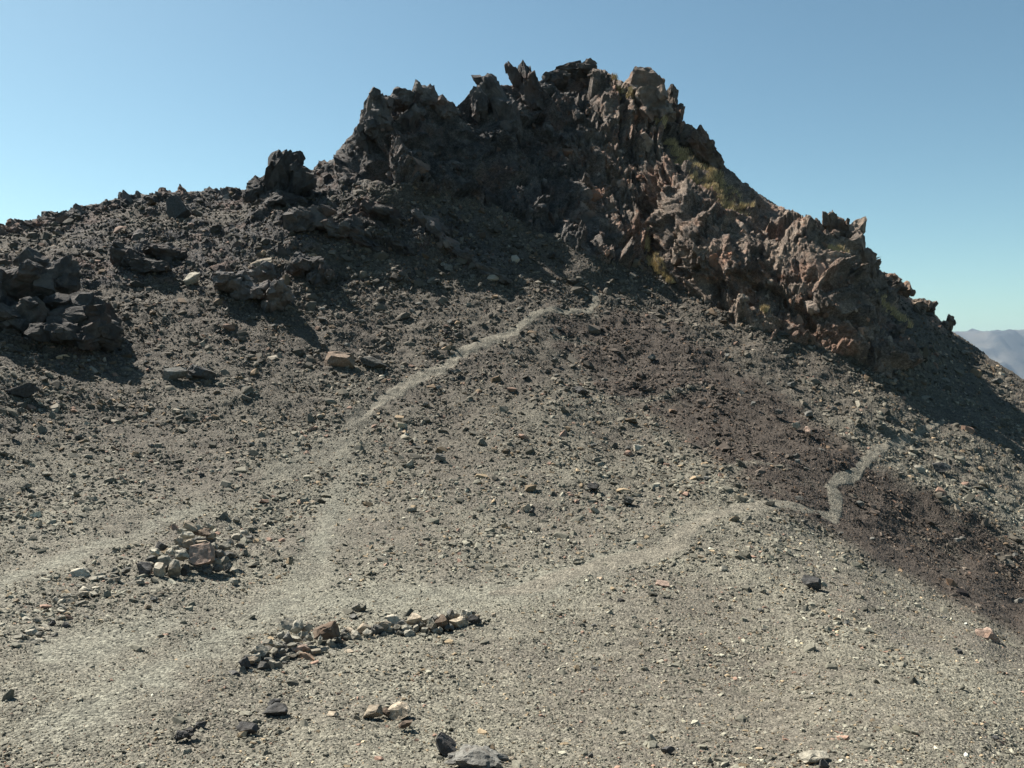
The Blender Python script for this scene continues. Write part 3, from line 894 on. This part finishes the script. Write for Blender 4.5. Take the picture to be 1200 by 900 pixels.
for (x, y, w, h), m_, lb in [
    ((885, 186, 84, 74), M_PALE, 'white cube-like stone topping the far end of the low wall'),
    ((822, 238, 124, 74), M_TAN, 'big tan block beneath the white stone at the far end of the low wall'),
    ((932, 224, 84, 66), M_DARKSTONE, 'dark stone closing the far end of the low wall'),
    ((706, 238, 92, 84), M_BROWN, 'brown block in the line of the low wall next to the big tan block'),
    ((512, 218, 104, 72), M_TAN, 'rounded tan block capping the middle of the low wall'),
    ((300, 262, 116, 62), M_TAN, 'long pale tan slab on the middle of the low wall'),
    ((632, 258, 64, 84), M_GREY, 'upright grey stone in the line of the low wall'),
]:
    stone(400 + x / 6, 690 + y / 6, w / 6, h / 6, m_, lb, GW, front=wall_front(400 + x / 6))
rest = [(240 + x / 6, 690 + y / 6, w / 6, h / 6) for x, y, w, h in
        [(260, 580, 54, 50), (330, 500, 64, 52), (510, 540, 62, 52), (390, 442, 92, 80), (435, 376, 84, 42), (495, 396, 84, 52), (480, 446, 54, 42), (580, 342, 74, 72), (720, 286, 62, 62), (640, 350, 74, 44),
         (600, 402, 74, 42), (820, 500, 104, 42), (735, 352, 44, 52), (780, 440, 74, 42), (610, 466, 74, 42), (550, 496, 64, 32), (880, 390, 62, 62), (945, 372, 54, 62), (1000, 342, 54, 52), (890, 456, 84, 42),
         (920, 322, 64, 36), (540, 440, 50, 40), (660, 460, 50, 36), (365, 480, 60, 44), (440, 500, 50, 36), (1060, 340, 60, 50), (1040, 490, 36, 24), (880, 510, 40, 26), (760, 520, 50, 24), (650, 505, 44, 24),
         (330, 585, 44, 26), (535, 330, 50, 44), (690, 320, 60, 44), (850, 430, 50, 40), (560, 520, 40, 24), (340, 440, 56, 40), (300, 480, 50, 36)]]
rest += [(400 + x / 6, 690 + y / 6, w / 6, h / 6) for x, y, w, h in
         [(30, 340, 64, 54), (90, 326, 64, 52), (170, 322, 72, 62), (160, 277, 92, 62), (250, 292, 74, 72), (375, 216, 94, 52), (390, 282, 54, 52), (455, 282, 94, 62), (410, 316, 54, 42), (520, 282, 54, 52),
          (560, 257, 44, 52), (625, 212, 84, 54), (695, 192, 64, 42), (690, 292, 42, 42), (770, 182, 54, 62), (810, 182, 64, 42), (770, 272, 54, 42), (480, 312, 74, 42), (120, 360, 60, 40), (210, 355, 54, 40),
          (300, 322, 50, 36), (340, 290, 54, 44), (430, 245, 60, 44), (580, 290, 54, 36), (655, 290, 40, 30), (740, 280, 44, 36), (590, 225, 50, 40), (660, 215, 54, 44), (930, 170, 44, 30), (960, 195, 36, 26),
          (60, 290, 54, 40), (20, 300, 50, 40), (1000, 230, 36, 24), (1075, 185, 30, 26), (345, 465, 70, 24), (325, 495, 50, 20), (235, 455, 36, 20), (105, 125, 60, 28)]]
for x, y, w, h in rest:
    stone(x, y, w, h, random.choice((M_GREY, M_GREY, M_PALE, M_BOULDER, M_TAN, M_GREY)), 'smaller angular stone of the low tumbled wall', GW, front=wall_front(x) if y < wall_front(x) else None)

# the larger loose stones of the scree
GS = 'larger loose stones scattered over the scree'
r = np.random.default_rng(77); cnt = 0
while cnt < 190:
    x = r.uniform(0, 1200); y = r.uniform(270, 890)
    if y < np.interp(x, px_cols, sky) + 14:
        continue
    _, _, rb, br, ds, pt = (a_[0] for a_ in lookup(np.array([x]), np.array([y])))
    if rb > .5 or pt > .1 or r.uniform() < ds * .8 or (140 < x < 600 and 600 < y < 870):
        continue
    if r.uniform() < smooth(700, 850, y) * .7:
        continue
    w = min(6.5 * r.uniform(.01, 1) ** -.2, 13)
    mt = M_BOULDER if (br > .3) else (M_GREY, M_GREY, M_BOULDER, M_TAN, M_DARKSTONE, M_BOULDER)[int(r.integers(6))]
    stone(x, y, w, w * r.uniform(.5, .8), mt, 'loose angular stone lying by itself among the smaller scree', GS, name='loose_stone')
    cnt += 1
# band of flat pale stones on the near west slope
GB = 'flat stones in the loose band on the near west slope'
for k in range(46):
    t_ = r.uniform(); x = 5 + 145 * t_ + r.normal(0, 5); y = 762 - 105 * t_ + r.normal(0, 9)
    stone(x, y, r.uniform(8, 15), r.uniform(4, 8), random.choice((M_GREY, M_GREY, M_PALE)), 'flat grey stone of the loose band sloping up towards the stone ring', GB)

# ------------------------------------------------------------------ grass on the ledges
r = np.random.default_rng(5)
V, Fc, T = [], [], []; off = 0
for gi, line in enumerate(GRASS):
    for (x0, y0, w0), (x1, y1, w1) in zip(line[:-1], line[1:]):
        L = math.hypot(x1 - x0, y1 - y0); nt_ = int(L * (w0 + w1) * .8) + 3
        nc_ = max(2, nt_ // 7); cc = r.integers(0, nc_, nt_)      # tussocks grow in clumps
        tt = r.uniform(size=nc_)[cc]; w = w0 + (w1 - w0) * tt
        x = x0 + (x1 - x0) * tt + (r.normal(0, .5, nc_)[cc] * .6 + r.normal(0, .12, nt_)) * w; y = y0 + (y1 - y0) * tt + (r.normal(0, .5, nc_)[cc] + r.normal(0, .10, nt_)) * w
        p, nn, *_ = lookup(x, np.maximum(y, np.interp(x, px_cols, sky) + 2))
        for b_ in range(9):
            n_ = len(p)
            base = p + r.normal(0, .10, (n_, 3)) * np.array([1, 1, .3]) + nn * .14
            hgt = r.uniform(.22, .5, n_)
            dirv = np.stack([r.normal(0, .45, n_), r.normal(0, .45, n_), np.ones(n_)], 1) + nn * .4
            dirv /= np.linalg.norm(dirv, axis=1, keepdims=True)
            side = np.cross(dirv, r.normal(size=(n_, 3))); side /= np.linalg.norm(side, axis=1, keepdims=True)
            wd = .022
            v = np.stack([base - side * wd, base + side * wd, base + dirv * hgt[:, None]], 1)
            V.append(v.reshape(-1, 3)); Fc.append(np.arange(n_ * 3).reshape(-1, 3) + off); off += n_ * 3
            c = np.where(r.uniform(size=(n_, 1)) < .5, np.array([.56, .43, .23]), np.array([.32, .25, .13])) * r.uniform(.7, 1.25, (n_, 1))
            T.append(np.repeat(np.concatenate([c, np.ones((n_, 1))], 1), 3, 0))


def grass_build(nt, b):
    at = nd(nt, 'ShaderNodeAttribute', attribute_name='tint'); nt.links.new(at.outputs['Color'], b.inputs['Base Color'])


link('grass', make_mesh('grass', np.concatenate(V), np.concatenate(Fc), mat('dry_grass', grass_build), {'tint': np.concatenate(T)}), kind='stuff')

# ------------------------------------------------------------------ distant hills, valley floor
def hills(name, x0, x1, y0, y1, nx, ny, hf, m, size=1.0):
    X, Y = np.meshgrid(np.linspace(x0, x1, nx), np.linspace(y0, y1, ny))
    p = np.stack([X.ravel(), Y.ravel(), np.zeros(X.size)], 1)
    Z = hf(p).reshape(ny, nx)
    v = np.stack([X, Y, Z], -1).reshape(-1, 3) * np.array([size, size, size])
    i_ = np.arange(nx * ny).reshape(ny, nx)
    q = np.stack([i_[:-1, :-1], i_[:-1, 1:], i_[1:, 1:], i_[1:, :-1]], -1).reshape(-1, 4)
    return link(name, make_mesh(name, v, q, m, None, True), kind='structure')


def ridged(p, o=5, s=0):
    r_ = 0; a_ = 1; q = p.copy()
    for k in range(o):
        r_ = r_ + a_ * (1 - 2 * np.abs(vnoise(q, s + k * 13))); q = q * 2.1 + 3.3; a_ *= .5
    return r_


def far_h(p):
    yr = 6800 + 350 * vnoise(p * np.array([1 / 1500, 0, 0]) + 3.1, 8)
    top = 185 + 22 * fbm(p * np.array([1 / 900., 0, 0]), 3, 3)
    prof = 1 - np.abs(p[:, 1] - yr) / 1900.0
    gul = ridged(p * np.array([1 / 330., 1 / 1300., 0]) + .25 * fbm(p / 700., 2, 6)[:, None], 5, 12)
    z = -700 + (top + 700) * np.clip(prof, 0, 1) ** .9 + gul * 150 * np.clip(prof, 0, 1) * np.clip((1 - prof) * 5.0 - .08, 0, 1)
    # spur in front, coming down to the west
    sp = np.clip(1 - np.abs(p[:, 1] - 5000 - .15 * (p[:, 0] - 3200)) / 900.0, 0, 1)
    zs = -700 + sp * (430 + .42 * (p[:, 0] - 2900)) + ridged(p / 430., 4, 90) * 60 * sp
    return np.maximum(z, np.where(p[:, 0] > 1500, np.minimum(zs, 60), -700))


def hill_build(nt, b):
    geo = nd(nt, 'ShaderNodeNewGeometry'); co = geo.outputs['Position']
    n1 = noise(nt, co, .002, 6, .65)
    nt.links.new(mix(nt, ramp(nt, n1.outputs[0], .4, .6), (.05, .052, .05), (.10, .094, .082)), b.inputs['Base Color'])


M_HILL = mat('far_hillside', hill_build)
hills('distant_hills', 200, 8600, 3600, 8600, 260, 200, far_h, M_HILL, 2.0)
hills('valley_floor', -18000, 18000, -3000, 17800, 60, 60, lambda p: -760 - 640 * smooth(700, 3000, np.hypot(p[:, 0], p[:, 1])) - 14 + 6 * fbm(p / 900., 3, 4), M_HILL)

# ------------------------------------------------------------------ air
def haze():
    bm = bmesh.new(); bmesh.ops.create_cube(bm, size=1)
    for v_ in bm.verts:
        v_.co.x = v_.co.x * 2 * 18200; v_.co.y = -3100 if v_.co.y < 0 else 18000; v_.co.z = -1450 if v_.co.z < 0 else 520
    me = bpy.data.meshes.new('haze'); bm.to_mesh(me); bm.free()
    m = bpy.data.materials.new('haze_air'); m.use_nodes = True; nt = m.node_tree; nt.nodes.clear()
    out = nt.nodes.new('ShaderNodeOutputMaterial'); v = nt.nodes.new('ShaderNodeVolumePrincipled')
    v.inputs['Color'].default_value = (.45, .66, .92, 1); v.inputs['Density'].default_value = HAZE; v.inputs['Anisotropy'].default_value = .2
    nt.links.new(v.outputs[0], out.inputs['Volume'])
    me.materials.append(m); link('haze', me, kind='stuff')


HAZE = .000022
haze()

# ------------------------------------------------------------------ sky and sun
AZ, EL = R(-53), R(49)                           # sun behind the ridge, to the west of the view
w = bpy.data.worlds.new('World'); sc.world = w; w.use_nodes = True
nt = w.node_tree; nt.nodes.clear()
out = nt.nodes.new('ShaderNodeOutputWorld'); bg = nt.nodes.new('ShaderNodeBackground'); sk = nt.nodes.new('ShaderNodeTexSky')
sk.sky_type = 'NISHITA'; sk.sun_disc = False; sk.sun_elevation = EL; sk.sun_rotation = AZ
sk.altitude = 1800; sk.air_density = 1.0; sk.dust_density = 2.5; sk.ozone_density = 1.0
bg.inputs[1].default_value = .054
nt.links.new(mix(nt, 1.0, sk.outputs[0], (.95, 1.145, 1.0), 'MULTIPLY'), bg.inputs[0]); nt.links.new(bg.outputs[0], out.inputs[0])
sd = Vector((math.sin(AZ) * math.cos(EL), math.cos(AZ) * math.cos(EL), math.sin(EL)))
L = bpy.data.lights.new('sun', 'SUN'); L.energy = 5.0; L.angle = R(.53); L.color = (1, .945, .86)
lo = bpy.data.objects.new('sun', L); COL.objects.link(lo); lo.rotation_euler = sd.to_track_quat('Z', 'Y').to_euler()

sc.view_settings.view_transform = 'Standard'; sc.view_settings.look = 'None'
sc.view_settings.exposure = 1.2; sc.view_settings.gamma = 1.0; sc.view_settings.use_curve_mapping = False
sc.cycles.max_bounces = 4; sc.cycles.diffuse_bounces = 1; sc.cycles.use_denoising = True; sc.cycles.use_adaptive_sampling = True
sc.cycles.adaptive_threshold = .02
